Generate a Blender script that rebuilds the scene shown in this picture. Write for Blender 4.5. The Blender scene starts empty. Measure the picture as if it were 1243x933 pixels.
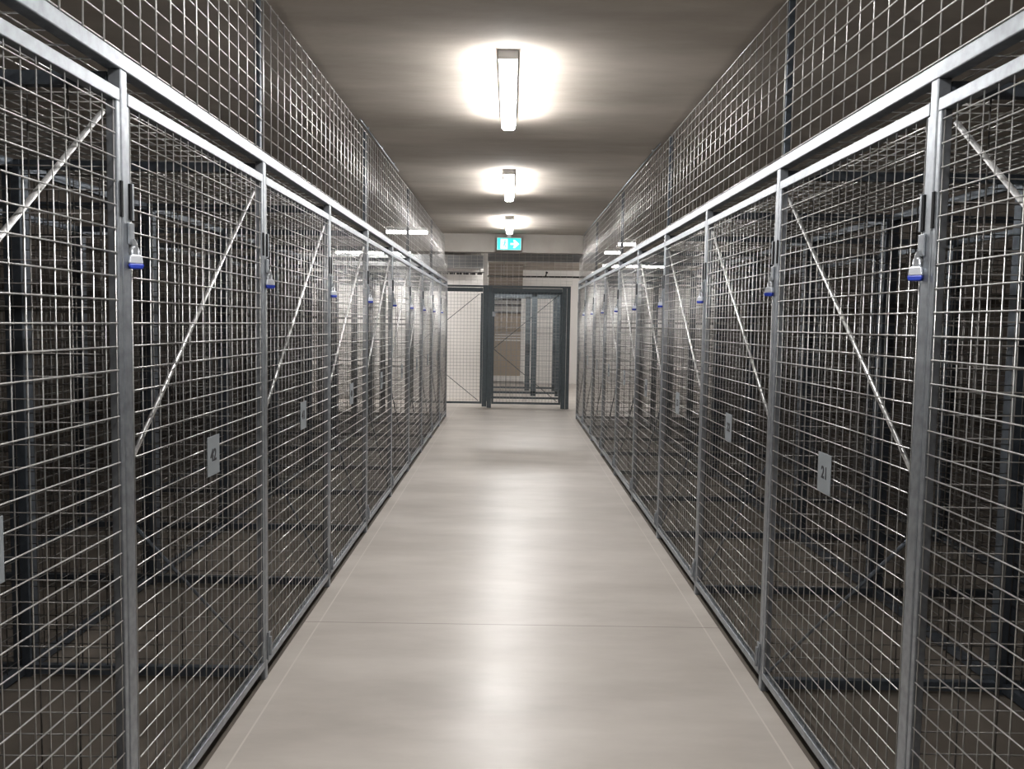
import bpy, math, random
from mathutils import Vector, Matrix
random.seed(7)
S = bpy.context.scene
COL = S.collection

# ------------------------------------------------------------------ camera
FPX, PITCH, ROLL, YAW = 1050.0, .0708, .0161, -.003
def basis():
    r0 = Vector((math.cos(YAW), math.sin(YAW), 0)); y0 = Vector((-math.sin(YAW), math.cos(YAW), 0)); z = Vector((0, 0, 1))
    c, s = math.cos(PITCH), math.sin(PITCH)
    F = c * y0 - s * z; D = -(s * y0 + c * z)
    c, s = math.cos(ROLL), math.sin(ROLL)
    return c * r0 - s * D, s * r0 + c * D, F
R_, D_, F_ = basis()
cam_d = bpy.data.cameras.new('camera'); cam = bpy.data.objects.new('camera', cam_d); COL.objects.link(cam)
cam_d.sensor_fit = 'HORIZONTAL'; cam_d.sensor_width = 36.0; cam_d.lens = FPX / 1243 * 36.0
cam_d.clip_start = .02; cam_d.clip_end = 100
cam.matrix_world = Matrix(((R_.x, -D_.x, -F_.x, -.0303), (R_.y, -D_.y, -F_.y, 0), (R_.z, -D_.z, -F_.z, 1.486), (0, 0, 0, 1)))
S.camera = cam

# ------------------------------------------------------------------ world, light levels, exposure
world = bpy.data.worlds.new('world'); S.world = world; world.use_nodes = True
world.node_tree.nodes['Background'].inputs[0].default_value = (.9, .95, 1, 1)
world.node_tree.nodes['Background'].inputs[1].default_value = .02
LAMP = 128.0          # emission of the ceiling lamps
S.view_settings.view_transform = 'Standard'; S.view_settings.look = 'None'
S.view_settings.gamma = 1; S.view_settings.use_curve_mapping = False
S.view_settings.exposure = 0.0
S.cycles.use_denoising = True
S.cycles.max_bounces = 8; S.cycles.diffuse_bounces = 4; S.cycles.glossy_bounces = 4
S.cycles.sample_clamp_indirect = 6

# ------------------------------------------------------------------ materials
def new_mat(name):
    m = bpy.data.materials.new(name); m.use_nodes = True
    nt = m.node_tree; b = nt.nodes['Principled BSDF']
    return m, nt, b
def metal(name, col, rough, met=.9, scale=30, var=.18):
    m, nt, b = new_mat(name)
    tc = nt.nodes.new('ShaderNodeTexCoord'); n = nt.nodes.new('ShaderNodeTexNoise'); n.inputs['Scale'].default_value = scale; n.inputs['Detail'].default_value = 4
    nt.links.new(tc.outputs['Object'], n.inputs['Vector'])
    r = nt.nodes.new('ShaderNodeValToRGB'); nt.links.new(n.outputs['Fac'], r.inputs['Fac'])
    r.color_ramp.elements[0].position = .3; r.color_ramp.elements[1].position = .7
    r.color_ramp.elements[0].color = (*[c * (1 - var) for c in col], 1); r.color_ramp.elements[1].color = (*[min(1, c * (1 + var)) for c in col], 1)
    nt.links.new(r.outputs['Color'], b.inputs['Base Color'])
    b.inputs['Metallic'].default_value = met; b.inputs['Roughness'].default_value = rough
    return m
def plain(name, col, rough=.6, met=0, spec=.5):
    m, nt, b = new_mat(name)
    b.inputs['Base Color'].default_value = (*col, 1); b.inputs['Roughness'].default_value = rough; b.inputs['Metallic'].default_value = met
    b.inputs['Specular IOR Level'].default_value = spec
    return m
def glow(name, col, strength):
    m, nt, b = new_mat(name)
    b.inputs['Base Color'].default_value = (*col, 1); b.inputs['Emission Color'].default_value = (*col, 1); b.inputs['Emission Strength'].default_value = strength
    return m
STEEL = metal('galvanised_tube', (.33, .352, .38), .46, .95)
WIRE = metal('galvanised_wire_less_lit', (.42, .42, .415), .38, .93, 12)  # darker copy of the wire: weaker light low down is put into its colour
UPWIRE = metal('galvanised_wire_lit', (.60, .59, .58), .45, .8, 12)  # same wire, lighter colour stands in for stronger light up high
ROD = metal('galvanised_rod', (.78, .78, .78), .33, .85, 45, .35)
INNER = metal('inner_shaded_steel', (.085, .10, .12), .45, .7)  # same steel as the tubes, with the cage shade put into the colour
INWIRE = metal('inner_shaded_wire', (.15, .145, .14), .45, .85, 12)  # mesh wire darkened in colour to stand for shade inside the cages
GATE = metal('blue_grey_gate_steel', (.085, .103, .115), .45, .5, 20, .1)
GATEWIRE = metal('gate_wire', (.26, .27, .28), .5, .6, 20, .1)
PLATE = plain('grey_number_plate', (.20, .22, .235), .55)
INK = plain('black_ink', (.02, .02, .025), .6)
BLACK = plain('black_plastic', (.006, .006, .007), .75, 0, .2)
BLUE = plain('blue_bumper', (.008, .03, .30), .45)
CHROME = plain('padlock_steel', (.72, .75, .80), .3, .5)
WHITE = plain('white_housing', (.72, .72, .72), .45)
PIPE = plain('black_pipe', (.02, .02, .022), .5)
GALV = plain('sheet_duct', (.30, .31, .32), .5, .4)
LIGHTM = glow('lamp_diffuser', (1, .98, .955), LAMP)
DIMLIGHT = glow('dim_lamp_diffuser', (1, .98, .955), LAMP * .1)
TEAL = glow('sign_teal', (.02, .62, .58), 1.1)
SIGNW = glow('sign_white', (.70, 1, .96), 1.1)
BROWN = plain('brown_boards', (.33, .27, .21), .6)

def concrete(name, c0, c1, rough, scale, stretch=(1, 1, 1), bump=.03, spec=.4):
    m, nt, b = new_mat(name)
    tc = nt.nodes.new('ShaderNodeTexCoord'); mp = nt.nodes.new('ShaderNodeMapping'); mp.inputs['Scale'].default_value = stretch
    nt.links.new(tc.outputs['Object'], mp.inputs['Vector'])
    n = nt.nodes.new('ShaderNodeTexNoise'); n.inputs['Scale'].default_value = scale; n.inputs['Detail'].default_value = 7; n.inputs['Roughness'].default_value = .6
    nt.links.new(mp.outputs[0], n.inputs['Vector'])
    r = nt.nodes.new('ShaderNodeValToRGB'); nt.links.new(n.outputs['Fac'], r.inputs['Fac'])
    r.color_ramp.elements[0].position = .32; r.color_ramp.elements[1].position = .7
    r.color_ramp.elements[0].color = (*c0, 1); r.color_ramp.elements[1].color = (*c1, 1)
    nt.links.new(r.outputs[0], b.inputs['Base Color'])
    b.inputs['Roughness'].default_value = rough; b.inputs['Specular IOR Level'].default_value = spec
    n2 = nt.nodes.new('ShaderNodeTexNoise'); n2.inputs['Scale'].default_value = scale * 14; n2.inputs['Detail'].default_value = 3
    nt.links.new(tc.outputs['Object'], n2.inputs['Vector'])
    bp = nt.nodes.new('ShaderNodeBump'); bp.inputs['Strength'].default_value = bump; bp.inputs['Distance'].default_value = .01
    nt.links.new(n2.outputs['Fac'], bp.inputs['Height']); nt.links.new(bp.outputs[0], b.inputs['Normal'])
    return m, nt, b, r
CEILC = concrete('ceiling_concrete', (.33, .295, .255), (.50, .455, .405), .85, 1.5, (.45, 1.3, 1), .1)[0]
BEAMC = concrete('beam_concrete', (.30, .275, .25), (.38, .355, .33), .85, 1.5)[0]
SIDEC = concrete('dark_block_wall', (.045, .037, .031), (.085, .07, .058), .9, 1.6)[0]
BULKC = concrete('brown_bulkhead', (.12, .10, .085), (.20, .17, .145), .9, 1.6)[0]
PAINT = concrete('white_painted_wall', (.72, .695, .67), (.78, .755, .73), .7, 1.2)[0]
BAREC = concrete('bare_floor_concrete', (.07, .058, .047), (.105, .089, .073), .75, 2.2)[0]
FLOORM, fnt, fb, fr = concrete('coated_floor', (.36, .328, .296), (.50, .462, .424), .34, 1.5, (.6, 1.7, 1), .02, .62)
def floor_lines():
    nt = fnt; tc = nt.nodes.new('ShaderNodeTexCoord'); sp = nt.nodes.new('ShaderNodeSeparateXYZ'); nt.links.new(tc.outputs['Object'], sp.inputs[0])
    def mth(op, a, b=None):
        n = nt.nodes.new('ShaderNodeMath'); n.operation = op
        for i, v in enumerate((a, b)):
            if v is None: continue
            if isinstance(v, (int, float)): n.inputs[i].default_value = v
            else: nt.links.new(v, n.inputs[i])
        return n.outputs[0]
    ax = mth('ABSOLUTE', sp.outputs[0])
    edge = mth('LESS_THAN', mth('ABSOLUTE', mth('SUBTRACT', ax, .948)), .0035)
    joint = mth('LESS_THAN', mth('ABSOLUTE', mth('SUBTRACT', sp.outputs[1], 4.18)), .004)
    m1 = nt.nodes.new('ShaderNodeMix'); m1.data_type = 'RGBA'; m1.inputs[7].default_value = (.53, .49, .45, 1)
    nt.links.new(fr.outputs[0], m1.inputs[6]); nt.links.new(edge, m1.inputs[0])
    m2 = nt.nodes.new('ShaderNodeMix'); m2.data_type = 'RGBA'; m2.inputs[7].default_value = (.22, .19, .165, 1)
    nt.links.new(m1.outputs[2], m2.inputs[6]); nt.links.new(joint, m2.inputs[0])
    nt.links.new(m2.outputs[2], fb.inputs['Base Color'])
    n3 = nt.nodes.new('ShaderNodeTexNoise'); n3.inputs['Scale'].default_value = 2.5; n3.inputs['Detail'].default_value = 5
    nt.links.new(tc.outputs['Object'], n3.inputs['Vector'])
    mr = nt.nodes.new('ShaderNodeMapRange'); mr.inputs['To Min'].default_value = .27; mr.inputs['To Max'].default_value = .43
    nt.links.new(n3.outputs['Fac'], mr.inputs['Value']); nt.links.new(mr.outputs[0], fb.inputs['Roughness'])
floor_lines()

# ------------------------------------------------------------------ mesh builder
class MB:
    def __init__(s): s.v = []; s.f = []; s.sm = []
    def box(s, x0, x1, y0, y1, z0, z1):
        if x0 > x1: x0, x1 = x1, x0
        i = len(s.v)
        s.v += [(x, y, z) for x in (x0, x1) for y in (y0, y1) for z in (z0, z1)]
        for q in ((0, 1, 3, 2), (4, 6, 7, 5), (0, 4, 5, 1), (2, 3, 7, 6), (0, 2, 6, 4), (1, 5, 7, 3)):
            s.f.append(tuple(i + k for k in q)); s.sm.append(False)
        return s
    def tube(s, a, b, r, n=6, r2=None):
        a, b = Vector(a), Vector(b); d = (b - a).normalized()
        u = d.orthogonal().normalized(); w = d.cross(u); i = len(s.v); r2 = r if r2 is None else r2
        for p, rr in ((a, r), (b, r2)):
            for k in range(n):
                t = 2 * math.pi * (k + .5) / n
                s.v.append(tuple(p + rr * (math.cos(t) * u + math.sin(t) * w)))
        for k in range(n):
            s.f.append((i + k, i + (k + 1) % n, i + n + (k + 1) % n, i + n + k)); s.sm.append(True)
        s.f.append(tuple(i + k for k in reversed(range(n)))); s.f.append(tuple(i + n + k for k in range(n))); s.sm += [False, False]
        return s
    def path(s, pts, r, n=8):
        for a, b in zip(pts, pts[1:]): s.tube(a, b, r, n)
        return s
    def prism(s, poly, axis, t0, t1):
        """poly: 2-D outline, extruded along axis ('x','y','z') from t0 to t1"""
        i = len(s.v); n = len(poly)
        for t in (t0, t1):
            for p, q in poly:
                s.v.append({'x': (t, p, q), 'y': (p, t, q), 'z': (p, q, t)}[axis])
        for k in range(n):
            s.f.append((i + k, i + (k + 1) % n, i + n + (k + 1) % n, i + n + k)); s.sm.append(False)
        s.f.append(tuple(i + k for k in reversed(range(n)))); s.f.append(tuple(i + n + k for k in range(n))); s.sm += [False, False]
        return s
    def build(s, name, mat, parent=None, loc=(0, 0, 0), bevel=0):
        me = bpy.data.meshes.new(name); me.from_pydata(s.v, [], s.f); me.polygons.foreach_set('use_smooth', s.sm); me.update()
        import bmesh
        bm = bmesh.new(); bm.from_mesh(me); bmesh.ops.recalc_face_normals(bm, faces=bm.faces); bm.to_mesh(me); bm.free()
        me.materials.append(mat)
        o = bpy.data.objects.new(name, me); COL.objects.link(o); o.location = loc
        if parent: o.parent = parent
        if bevel:
            md = o.modifiers.new('bevel', 'BEVEL'); md.width = bevel; md.segments = 2; md.limit_method = 'ANGLE'
        return o
def tag(o, label=None, cat=None, group=None, kind=None):
    for k, v in (('label', label), ('category', cat), ('group', group), ('kind', kind)):
        if v: o[k] = v
    return o
def empty(name, loc=(0, 0, 0), rz=0):
    o = bpy.data.objects.new(name, None); COL.objects.link(o); o.location = loc; o.rotation_euler.z = rz; o.empty_display_size = .1
    return o
def copy_tree(o, kids, parent=None):
    c = o.copy(); COL.objects.link(c)
    if parent: c.parent = parent
    for ch in kids.get(o, []): copy_tree(ch, kids, c)
    return c
def kid_map(root):
    m = {}
    for o in bpy.data.objects:
        if o.parent: m.setdefault(o.parent, []).append(o)
    return m
def struct(name, mb, mat): return tag(mb.build(name, mat), kind='structure')
ORD = ['nearest', 'second', 'third', 'fourth', 'fifth', 'sixth', 'seventh', 'eighth', 'ninth', 'tenth', 'eleventh']
SIDE = {-1: 'left', 1: 'right'}

# ------------------------------------------------------------------ setting
W = 1.0177                     # half width of the corridor
Y0 = {-1: 2.221, 1: 2.1835}    # near edge of the first post in view
P = 1.2575                     # bay length
ROW_END = {s: Y0[s] + 9 * P + .035 for s in (-1, 1)}
DEEP = 1.0                     # depth of a cage
H = 2.8
struct('floor', MB().box(-1.022, 1.022, -4, 13.5, -.1, 0).box(-6, 6, 13.5, 23, -.1, 0), FLOORM)
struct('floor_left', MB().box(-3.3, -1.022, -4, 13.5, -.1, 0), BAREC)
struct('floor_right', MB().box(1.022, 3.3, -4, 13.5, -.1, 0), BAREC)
struct('ceiling', MB().box(-6, 6, -4, 23, H, H + .1), CEILC)
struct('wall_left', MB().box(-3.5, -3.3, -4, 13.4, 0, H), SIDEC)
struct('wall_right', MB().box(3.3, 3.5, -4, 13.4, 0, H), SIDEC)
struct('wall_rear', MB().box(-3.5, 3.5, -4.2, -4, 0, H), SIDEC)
struct('wall_outer_left', MB().box(-6.1, -6, 13.2, 23, 0, H), PAINT)
struct('wall_outer_right', MB().box(6, 6.1, 13.2, 23, 0, H), PAINT)
struct('wall_return_left', MB().box(-6, -3.5, 13.2, 13.4, 0, H), PAINT)
struct('wall_return_right', MB().box(3.5, 6, 13.2, 13.4, 0, H), PAINT)
struct('wall_white_left', MB().box(-6, -.57, 17.0, 17.2, 0, H).box(-.77, -.57, 17.2, 21.5, 0, H), PAINT)
struct('wall_far', MB().box(-.57, 6, 21.5, 21.7, 0, H), PAINT)
struct('wall_upper_far', MB().box(-.57, .235, 19.6, 19.8, 2.12, H), BULKC)
struct('ceiling_beam', MB().box(-3.3, 1.09, 12.93, 13.13, 2.53, H), BEAMC)
struct('ceiling_beam_far', MB().box(-.46, 6, 16.0, 16.25, 2.62, H), GALV)

# ------------------------------------------------------------------ ceiling lamps
def make_lamp():
    r = empty('ceiling_lamp')
    MB().box(-.047, .047, 0, 1.36, -.042, 0).build('housing', WHITE, r, bevel=.003)
    MB().prism([(-.043, -.042), (-.041, -.072), (-.028, -.084), (.028, -.084), (.041, -.072), (.043, -.042)], 'y', .002, 1.358).build('diffuser', LIGHTM, r)
    for y in (-.005, 1.36):
        MB().box(-.049, .049, y, y + .005, -.046, 0).build('end_cap', WHITE, r)
    return r
lamp = make_lamp(); lk = kid_map(lamp)
lamps = [(-.062, 4.28, 0, 'long bright ceiling batten lamp over the corridor, largest of the row in view'),
         (-.062, 7.53, 0, 'bright ceiling batten lamp over mid corridor, second of the row in view'),
         (-.062, 10.78, 0, 'small bright ceiling batten lamp directly above the exit sign'),
         (-.062, 1.03, 0, 'ceiling batten lamp directly overhead at the near end of the corridor'),
         (-.062, -2.22, 0, 'ceiling batten lamp on the ceiling behind the viewpoint'),
         (-1.22, 12.3, 90, 'short ceiling lamp set crosswise above the far left lockers, in front of the beam'),
         (1.9, 13.6, 90, 'short ceiling lamp set crosswise past the far end of the right lockers'),
         (1.87, 15.2, 90, 'short ceiling lamp furthest back beyond the right lockers'),
         (3.3, 18.7, 90, 'ceiling lamp at the right end of the far room'),
         (1.0, 16.9, 90, 'added fill lamp, unseen behind the far ceiling beam'),  # added out of sight to keep the far room's left part from going dim
         (-3.2, 14.3, 90, 'added fill lamp, unseen in the crosswise passage behind the left lockers'),  # unseen lamp added to light the white wall
         (-1.9, 16.1, 90, 'added fill lamp in front of the air duct, brightening the white wall')]  # extra lamp added because the white wall came out too dark
for i, (x, y, rz, lb) in enumerate(lamps):
    o = lamp if i == 0 else copy_tree(lamp, lk)
    o.location = (x, y, H); o.rotation_euler.z = math.radians(rz)
    if 'short' in lb:
        o.scale.y = .42 if x < 0 else .2
        for ch in o.children:
            if ch.name.startswith('diffuser'): ch.data = ch.data.copy(); ch.data.materials[0] = DIMLIGHT
    tag(o, lb, 'ceiling lamp', 'batten lamps on the ceiling')

# ------------------------------------------------------------------ locker rows
def mesh_grid(mb, y0, y1, ny, z0, z1, zs, xh, xv, r, axis='x', n=6):
    """wires in the plane of a door: verticals at ny+1 stations, horizontals at heights zs"""
    def pt(x, y, z): return (x, y, z)
    for k in range(ny + 1):
        y = y0 + (y1 - y0) * k / ny
        mb.tube((xv, y, z0), (xv, y, z1), r * .84, n)
    for z in zs: mb.tube((xh, y0, z), (xh, y1, z), r, n)
    return mb
ZS = [.113 + .059 * k for k in range(33)]
STW = .018; POSTW = .036
def make_door(sx):
    """leaf from y=0 (far edge of the near post) to y=LEN (near edge of the far post); x outward positive"""
    L = P - POSTW
    r = empty('locker_door')
    X = lambda d: sx * d
    a, b = .004, L - .007
    MB().box(X(0), X(.028), a, b, 2.024, 2.056).build('top_rail', STEEL, r, bevel=.002)
    MB().box(X(0), X(.028), a, b, .053, .083).build('bottom_rail', STEEL, r, bevel=.002)
    MB().box(X(0), X(.028), b - STW, b, .083, 2.024).build('hinge_stile', STEEL, r, bevel=.002)
    MB().box(X(.004), X(.028), a, a + .014, .083, 2.024).build('lock_stile', STEEL, r, bevel=.002)
    mb = MB(); mesh_grid(mb, a + .022, b - STW - .006, 20, .07, 2.035, ZS, X(.003), X(.0066), .0020)
    # short hooks where the vertical wires fold over at the top
    mb.build('wire_mesh', WIRE, r)
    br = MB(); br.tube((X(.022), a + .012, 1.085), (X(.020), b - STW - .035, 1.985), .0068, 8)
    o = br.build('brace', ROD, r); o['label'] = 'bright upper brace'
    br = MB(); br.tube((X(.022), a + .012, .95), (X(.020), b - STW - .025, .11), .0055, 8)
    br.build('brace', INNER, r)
    # black slotted strikes, lock plate and lug
    MB().box(X(-.003), X(.012), a - .001, a + .009, 1.738, 1.828).build('strike_pad', BLACK, r)
    MB().box(X(-.005), X(.014), a + .009, a + .017, 1.735, 1.83).build('strike_cover', STEEL, r, bevel=.001)
    MB().box(X(-.004), X(.012), b - .008, b + .003, 1.738, 1.828).build('strike_pad', BLACK, r)
    lp = MB().box(X(-.007), X(-.0005), a - .018, a + .013, 1.672, 1.728).build('lock_plate', STEEL, r, bevel=.002)
    lug = MB().prism([(X(-.006) + X(-.013) * math.cos(t) + 0, 1.664 + .024 * math.sin(t)) for t in [2 * math.pi * k / 16 for k in range(16)]], 'y', a + .0, a + .004)
    lug.build('lock_lug', GALV, r)
    MB().box(X(-.006), X(-.0005), a - .014, a + .014, .075, .19).tube((X(-.010), a + .002, .09), (X(-.008), a + .002, .17), .007, 8).build('bottom_hinge', STEEL, r, bevel=.001)
    return r
def make_plate(sx, z): return MB().box(sx * -.004, sx * -.001, -.057, .057, z - .066, z + .066)
def text_mesh(txt, size):
    cu = bpy.data.curves.new('txt', 'FONT'); cu.body = txt; cu.size = size; cu.extrude = .0006; cu.align_x = 'CENTER'; cu.align_y = 'CENTER'; cu.offset = .0012
    t = bpy.data.objects.new('txt', cu); COL.objects.link(t)
    dg = bpy.context.evaluated_depsgraph_get(); me = bpy.data.meshes.new_from_object(t.evaluated_get(dg))
    bpy.data.objects.remove(t); bpy.data.curves.remove(cu)
    me.materials.clear(); me.materials.append(INK)
    return me
def make_padlock(sx):
    r = empty('padlock')
    # hangs from the lug; origin at the lug hole; local x out of the door towards the corridor = -sx
    MB().prism([(-.0155, -.018), (-.018, -.037), (.018, -.037), (.0155, -.018), (.011, -.014), (-.011, -.014)], 'y', -.0095, .0095).build('body', CHROME, r, bevel=.003)
    MB().prism([(-.018, -.037), (-.0195, -.043), (-.015, -.051), (.015, -.051), (.0195, -.043), (.018, -.037)], 'y', -.0115, .0115).build('blue_base', BLUE, r, bevel=.003)
    pts = [(-.008, 0, -.016), (-.008, 0, -.002)] + [(-.008 * math.cos(t), 0, -.002 + .008 * math.sin(t)) for t in [math.pi * k / 8 for k in range(1, 8)]] + [(.008, 0, -.002), (.008, 0, -.016)]
    MB().path(pts, .0028).build('shackle', CHROME, r)
    return r

UP_ZS = [2.155 + .0595 * k for k in range(11)]
def upper_screen(x, ya, yb, top):
    mb = MB(); ny = round((yb - ya) / .1043)
    for k in range(ny + 1):
        y = ya + (yb - ya) * k / ny; mb.tube((x + .004, y, 2.148), (x + .004, y, top), .0024, 6)
    for z in UP_ZS:
        if z < top: mb.tube((x, ya, z), (x, yb, z), .0024, 6)
    return mb
def part_panel(sx, x0, x1):
    """mesh partition across a cage, local y=0"""
    r = empty('mesh_partition')
    MB().box(sx * x0, sx * x1, 0, .03, 2.065, 2.1).build('top_rail', INNER, r)
    MB().box(sx * x0, sx * x1, 0, .03, .012, .05).build('bottom_rail', INNER, r)
    mb = MB(); n = round((x1 - x0) / .1)
    for k in range(n + 1):
        x = sx * (x0 + (x1 - x0) * k / n); mb.tube((x, .012, .04), (x, .012, 2.08), .0022, 5)
    for k in range(34):
        z = .08 + .0595 * k; mb.tube((sx * x0, .008, z), (sx * x1, .008, z), .0022, 5)
    mb.build('wire_mesh', INWIRE, r)
    return r
def back_panel(y0, y1):
    r = empty('mesh_back_panel')
    MB().box(-.015, .015, y0, y1, 2.065, 2.1).build('top_rail', INNER, r)
    MB().box(-.015, .015, y0, y1, .012, .05).build('bottom_rail', INNER, r)
    mb = MB(); n = 12
    for k in range(n + 1):
        y = y0 + (y1 - y0) * k / n; mb.tube((0, y, .04), (0, y, 2.08), .0022, 5)
    for k in range(34):
        z = .08 + .0595 * k; mb.tube((.004, y0, z), (.004, y1, z), .0022, 5)
    mb.build('wire_mesh', INWIRE, r)
    return r
def roof_mesh(sx, x0, x1, L):
    mb = MB()
    n = round((x1 - x0) / .06)
    for k in range(n + 1):
        x = sx * (x0 + (x1 - x0) * k / n); mb.tube((x, 0, 2.118), (x, L, 2.118), .0022, 5)
    for k in range(12):
        y = L * (k + .5) / 12; mb.tube((sx * x0, y, 2.113), (sx * x1, y, 2.113), .0022, 5)
    return mb

numbers = {-1: [43, 42, 41, 40, 39, 38, 37, 36, 35, 34], 1: [20, 21, 22, 23, 24, 25, 26, 27, 28, 29]}
for sx in (-1, 1):
    sd = SIDE[sx]; x = sx * W
    # door leaves
    door = make_door(sx); dk = kid_map(door)
    pad = make_padlock(sx); pk = kid_map(pad)
    post = MB().box(0, sx * .034, 0, POSTW, 0, 2.107).build('fence_post', STEEL, bevel=.003)
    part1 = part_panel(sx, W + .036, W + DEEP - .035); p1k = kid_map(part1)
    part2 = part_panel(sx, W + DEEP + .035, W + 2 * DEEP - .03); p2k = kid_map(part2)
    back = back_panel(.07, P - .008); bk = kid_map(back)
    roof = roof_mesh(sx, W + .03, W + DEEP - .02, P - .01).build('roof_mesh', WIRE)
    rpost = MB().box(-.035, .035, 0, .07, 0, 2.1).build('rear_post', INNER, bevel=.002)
    for b in range(-1, 9):              # bay b runs from post b to post b+1
        y = Y0[sx] + b * P; i = b + 1
        o = door if b == -1 else copy_tree(door, dk)
        o.location = (x, y + POSTW, 0)
        tag(o, f'mesh locker door, {ORD[i]} along the {sd} side of the corridor', 'locker door', f'mesh locker doors on the {sd} side')
        pz = 1.03 if sx < 0 else 1.008
        pl = make_plate(sx, pz).build('number_plate', PLATE, o, (0, (P - POSTW) / 2 + .0, 0), bevel=.001)
        if b in range(-1, 6):
            me = text_mesh(str(numbers[sx][i]), .056)
            t = bpy.data.objects.new('number', me); COL.objects.link(t); t.parent = pl
            t.location = (sx * -.0045, -.004 , pz)
            t.rotation_euler = (math.pi / 2, 0, -sx * math.pi / 2)
            if b > -1: t['label'] = f'black number {numbers[sx][i]}'
        if b >= 0:
            q = pad if b == 0 else copy_tree(pad, pk)
            q.location = (x - sx * .012, y + POSTW + .006, 1.661); q.rotation_euler.z = sx * -.75 + random.uniform(-.15, .15)
            tag(q, f'silver padlock with blue base hanging on the {ORD[i]} {sd} locker door', 'padlock', f'padlocks on the {sd} locker doors')
        r = roof if b == -1 else roof.copy()
        if b > -1: COL.objects.link(r)
        r.location = (0, y + .005, 0)
        tag(r, f'horizontal wire mesh roof over the {ORD[i]} {sd} locker', 'mesh roof', f'mesh roofs of the {sd} lockers')
        for j, xx in enumerate((W + DEEP, W + 2 * DEEP)):
            q = back if (b == -1 and j == 0) else copy_tree(back, bk)
            q.location = (sx * xx, y, 0)
            tag(q, f'upright rear wire mesh panel {["closing", "two cages behind"][j]} the {ORD[i]} {sd} locker', 'mesh panel', f'{["inner", "outer"][j]} rear mesh panels, {sd} side')
    for b in range(-1, 10):
        y = Y0[sx] + b * P; i = b + 1
        if b == -1: where = 'at the near edge of the picture'
        o = post if b == -1 else post.copy()
        if b > -1: COL.objects.link(o)
        o.location = (x, y, 0)
        nm = 'last post at the far end' if b == 9 else ('post nearest the viewpoint' if b == -1 else f'{ORD[b + 1]} post')
        if b == 0: nm = 'wide foreground post'
        tag(o, f'square galvanised fence post between doors, {nm} of the {sd} row', 'post', f'fence posts of the {sd} row')
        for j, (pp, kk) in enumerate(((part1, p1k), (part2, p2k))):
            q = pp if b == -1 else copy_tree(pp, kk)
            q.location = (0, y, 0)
            tag(q, f'shade-darkened mesh partition {["inside the first", "in the rear"][j]} cages, level with the {sd} row {nm}', 'mesh partition', f'{["front", "rear"][j]} mesh partitions, {sd} side')
        for j, xx in enumerate((W + DEEP, W + 2 * DEEP)):
            q = rpost if (b == -1 and j == 0) else rpost.copy()
            if not (b == -1 and j == 0): COL.objects.link(q)
            q.location = (sx * xx, y - .005, 0)
            tag(q, f'shade-darkened blue-grey {["inner", "outer"][j]} rear post level with the {sd} row {nm}', 'post', f'{["inner", "outer"][j]} rear posts, {sd} side')
    # header rail, upper screens and their posts
    yN = Y0[sx] - P - .2
    h = MB().box(x, x + sx * .04, yN, ROW_END[sx], 2.107, 2.147).build('header_rail', STEEL, bevel=.003)
    tag(h, f'long galvanised header rail above the {sd} locker doors', 'rail')
    ks = [-1.4, 1, 3, 5, 7, 9]
    for n_, (ka, kb) in enumerate(zip(ks, ks[1:])):
        ya, yb = Y0[sx] + ka * P + .018, Y0[sx] + kb * P + .018
        yb2 = min(yb, 12.9)
        top = 2.752
        s_ = upper_screen(x + sx * .008, ya + .003, yb2 - .003, top).build('upper_mesh_screen', UPWIRE)
        tag(s_, f'open wire screen standing on the {sd} header rail, {ORD[n_]} section', 'mesh screen', f'wire screens above the {sd} header rail')
        if kb < 9:
            u = MB().box(x + sx * .014, x + sx * .038, yb - .014, yb + .010, 2.147, 2.77).build('screen_post', INNER, bevel=.002)
            tag(u, f'slim upright post behind the wire screen, {ORD[n_]} on the {sd} header rail', 'post', f'screen posts above the {sd} header rail')
    e = MB()
    for z in UP_ZS[:6]: e.tube((x + sx * .008, 13.0, z), (x + sx * .008, ROW_END[sx] - .01, z), .0024, 6)
    for k in range(7): e.tube((x + sx * .012, 12.93 + k * .1, 2.13), (x + sx * .012, 12.93 + k * .1, 2.5), .0024, 6)
    e = e.build('upper_mesh_screen', UPWIRE); tag(e, f'low wire screen under the ceiling beam at the far end of the {sd} row', 'mesh screen')
    ra, rb = ((5.7, 7.6) if sx < 0 else (6.3, 12.8))
    c = MB().tube((x + sx * .004, ra, 2.782), (x + sx * .004, rb, 2.782), .006, 8)
    for yy in (ra + .3, (ra + rb) / 2, rb - .3): c.box(x + sx * -.004, x + sx * .012, yy - .01, yy + .01, 2.785, 2.8)
    tag(c.build('conduit', STEEL), f'thin conduit along the ceiling just above the {sd} wire screen', 'conduit')

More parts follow.
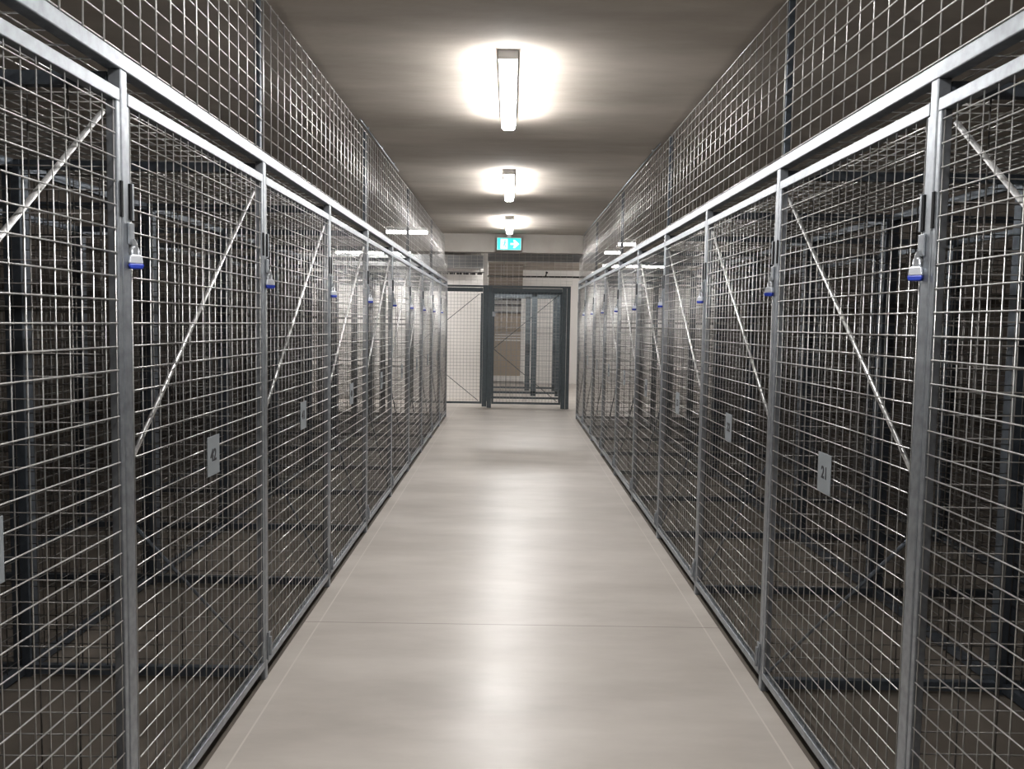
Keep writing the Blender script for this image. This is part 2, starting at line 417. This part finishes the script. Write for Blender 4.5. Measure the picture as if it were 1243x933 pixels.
# ------------------------------------------------------------------ exit sign
def exit_sign():
    r = empty('exit_sign', (-.068, 12.80, 2.643))
    MB().box(-.18, .18, 0, .03, -.092, .092).build('housing', WHITE, r, bevel=.004)
    MB().box(-.03, .03, .005, .025, .092, .157).build('mount', WHITE, r)
    MB().box(-.172, .172, -.003, 0, -.084, .084).build('sign_face', TEAL, r)
    MB().box(-.125, -.02, -.005, -.003, -.072, .072).build('doorway_symbol', SIGNW, r)
    m = MB(); y0, y1 = -.0065, -.005
    c = [(-.060 + .011 * math.cos(2 * math.pi * k / 12), .044 + .011 * math.sin(2 * math.pi * k / 12)) for k in range(12)]
    m.prism(c, 'y', y0, y1)
    m.prism([(-.088, .026), (-.058, .032), (-.05, .02), (-.062, -.012), (-.082, -.008), (-.07, .014)], 'y', y0, y1)
    m.prism([(-.055, .026), (-.034, .006), (-.039, 0), (-.058, .016)], 'y', y0, y1)
    m.prism([(-.088, .026), (-.104, .004), (-.098, 0), (-.082, .018)], 'y', y0, y1)
    m.prism([(-.066, -.008), (-.046, -.026), (-.05, -.056), (-.058, -.055), (-.056, -.03), (-.078, -.012)], 'y', y0, y1)
    m.prism([(-.08, -.006), (-.084, -.034), (-.108, -.036), (-.108, -.044), (-.076, -.042), (-.07, -.012)], 'y', y0, y1)
    m.build('running_figure', TEAL, r)
    MB().prism([(.02, .014), (.075, .014), (.06, .058), (.085, .058), (.15, 0), (.085, -.058), (.06, -.058), (.075, -.014), (.02, -.014)], 'y', -.005, -.003).build('arrow', SIGNW, r)
    tag(r, 'lit teal emergency exit sign with running figure and arrow, on ceiling beam', 'exit sign')
exit_sign()

# ------------------------------------------------------------------ gate row at the far end
GY = 15.1
def gate_leaf(x0, x1, name, label, brace=True, y=GY, lock=True):
    r = empty(name, (x0, y, 0)); Lx = x1 - x0
    MB().box(0, Lx, 0, .03, 2.02, 2.09).build('top_rail', GATE, r)
    MB().box(0, Lx, 0, .03, .07, .105).build('bottom_rail', GATE, r)
    MB().box(0, .035, 0, .03, .105, 2.0).build('stile', GATE, r)
    MB().box(Lx - .035, Lx, 0, .03, .105, 2.0).build('stile', GATE, r)
    mb = MB(); n = round((Lx - .07) / .057)
    for k in range(1, n): mb.tube((.035 + (Lx - .07) * k / n, .012, .08), (.035 + (Lx - .07) * k / n, .012, 2.02), .0022, 5)
    for k in range(32): mb.tube((.02, .008, .14 + .059 * k), (Lx - .02, .008, .14 + .059 * k), .0022, 5)
    mb.build('wire_mesh', GATEWIRE, r)
    if brace:
        MB().tube((.03, .02, 1.04), (Lx - .06, .02, 1.985), .006, 6).build('brace', GATE, r)
        MB().tube((.03, .02, 1.03), (Lx - .06, .02, .12), .006, 6).build('brace', GATE, r)
    if lock:
        MB().box(-.002, .05, -.01, 0, 1.60, 1.68).build('lock_plate', STEEL, r)
        for zz in (.3, 1.75): MB().tube((Lx - .012, -.01, zz), (Lx - .012, -.01, zz + .08), .009, 8).build('hinge', GATE, r)
    tag(r, label, 'gate')
gate_leaf(-.345, .865, 'mesh_gate', 'blue-grey mesh gate with K brace facing the corridor, between two posts')
gate_leaf(-1.745, -.515, 'mesh_gate', 'blue-grey mesh gate facing the corridor, half hidden by the left lockers')
for a, b, lb in ((-.425, -.345 - .004, 'blue-grey gate post between the two far gates'), (.87, .945, 'blue-grey gate post on the right of the middle gate'), (-1.83, -1.75, 'blue-grey gate post hidden behind the left lockers')):
    tag(MB().box(a, b, GY - .01, GY + .05, 0, 2.1).build('gate_post', GATE, bevel=.003), lb, 'post', 'posts of the far gate row')
tag(MB().box(-.512, -.43, GY + .0, GY + .04, .02, 2.1).build('gate_post', GATE, bevel=.003), 'flat blue-grey jamb post beside the half hidden left gate', 'post', 'posts of the far gate row')
tag(MB().box(.952, 1.01, GY - .01, GY + .05, 0, 2.1).build('gate_post', GATE, bevel=.003), 'outermost blue-grey post of the gate row beside the right lockers', 'post', 'posts of the far gate row')
tag(MB().box(-3.0, 1.01, GY - .01, GY + .05, 2.1, 2.135).build('gate_header', GATE, bevel=.003), 'blue-grey header rail along the top of the far gate row', 'rail')
mb = MB()
for k in range(40): mb.tube((-3.0 + k * .1035, GY + .01, 2.14), (-3.0 + k * .1035, GY + .01, 2.76), .0024, 5)
for k in range(11): mb.tube((-3.0, GY + .006, 2.165 + k * .0595), (1.03, GY + .006, 2.165 + k * .0595), .0024, 5)
tag(mb.build('gate_mesh_screen', UPWIRE), 'open wire screen standing on the header of the far gate row', 'mesh screen')

def far_frame(y, mid, label):
    r = empty('mesh_partition', (0, y, 0))
    MB().box(-.44, .95, 0, .035, 2.03, 2.085).build('top_rail', GATE, r)
    MB().box(-.44, .95, 0, .035, .05, .09).build('bottom_rail', GATE, r)
    for a, b in ((-.47, -.4), (.90, .97)) + (((mid, mid + .11),) if mid is not None else ()):
        MB().box(a, b, 0, .035, 0, 2.085).build('post', GATE, r)
    mb = MB()
    for k in range(1, 13): mb.tube((-.42 + k * .104, .012, .07), (-.42 + k * .104, .012, 2.05), .0022, 5)
    for k in range(19): mb.tube((-.42, .008, .15 + .104 * k), (.92, .008, .15 + .104 * k), .0022, 5)
    mb.build('wire_mesh', GATEWIRE, r)
    tag(r, label, 'mesh frame', 'mesh frames one behind another past the middle gate')
far_frame(16.4, None, 'blue-grey mesh frame closest behind the middle gate')
far_frame(17.68, .40, 'blue-grey mesh frame with centre post, second behind the middle gate')
far_frame(19.0, .30, 'blue-grey mesh frame furthest behind the middle gate')

# far room: shuttered opening, duct, cable tray, pipe
r = empty('slatted_shutter', (-.1, 21.49, 0))
x0, x1 = -.36, .33
MB().box(x0, x1, -.05, 0, .18, 1.72).build('shutter_leaf', BROWN, r)
m = MB()
for z in (1.72, 1.9, 2.04): m.box(x0, x1, -.06, 0, z, z + .05)
m.build('dark_slats', PIPE, r)
MB().box(x1, x1 + .11, -.08, 0, .05, 2.12).build('white_jamb', PAINT, r)
MB().box(x0, x1, -.08, 0, .05, .18).build('sill', PAINT, r)
m = MB()
for z in (1.05, 1.12, 1.19): m.box(x0 + .05, x1, -.062, -.05, z, z + .02)
m.build('cross_slats', WHITE, r)
tag(r, 'brown slatted shutter in a white frame on the far wall', 'shutter')
d = MB().box(-4, -.56, 16.5, 16.98, 2.53, 2.76)
tag(d.build('air_duct', GALV, bevel=.01), 'grey rectangular air duct along the top of the white wall', 'duct')
r = empty('cable_tray', (-2.3, 15.9, 2.36))
for k in range(14): MB().box(.02 + k * .125, .115 + k * .125, 0, .12, 0, .035).build('tray_section', PIPE, r)
MB().box(0, 1.78, 0, .01, .03, .05).build('tray_rail', GALV, r)
for xx in (.1, .9, 1.7): MB().tube((xx, .06, .03), (xx, .06, .44), .006, 6).build('hanger', GALV, r)
tag(r, 'dark segmented cable tray in front of the grey air duct', 'cable tray')
r = empty('sprinkler_pipe', (-.46, 15.8, 2.325))
MB().tube((0, 0, 0), (3.6, 0, .02), .017, 10).build('pipe', PIPE, r)
MB().tube((1.05, 0, 0), (1.07, 0, .07), .014, 8).tube((1.07, 0, .07), (1.08, 0, .10), .022, 8).build('sprinkler_head', PIPE, r)
for xx in (.3, 2.2): MB().tube((xx, 0, 0), (xx, 0, .475), .005, 6).build('hanger', GALV, r)
tag(r, 'thin black sprinkler pipe running above the middle gate', 'pipe')
tag(MB().box(-.56, -.47, 16.55, 16.65, 0, 2.8).build('wall_column', PAINT, bevel=.003), 'slim pale column at the right end of the white wall', 'column')
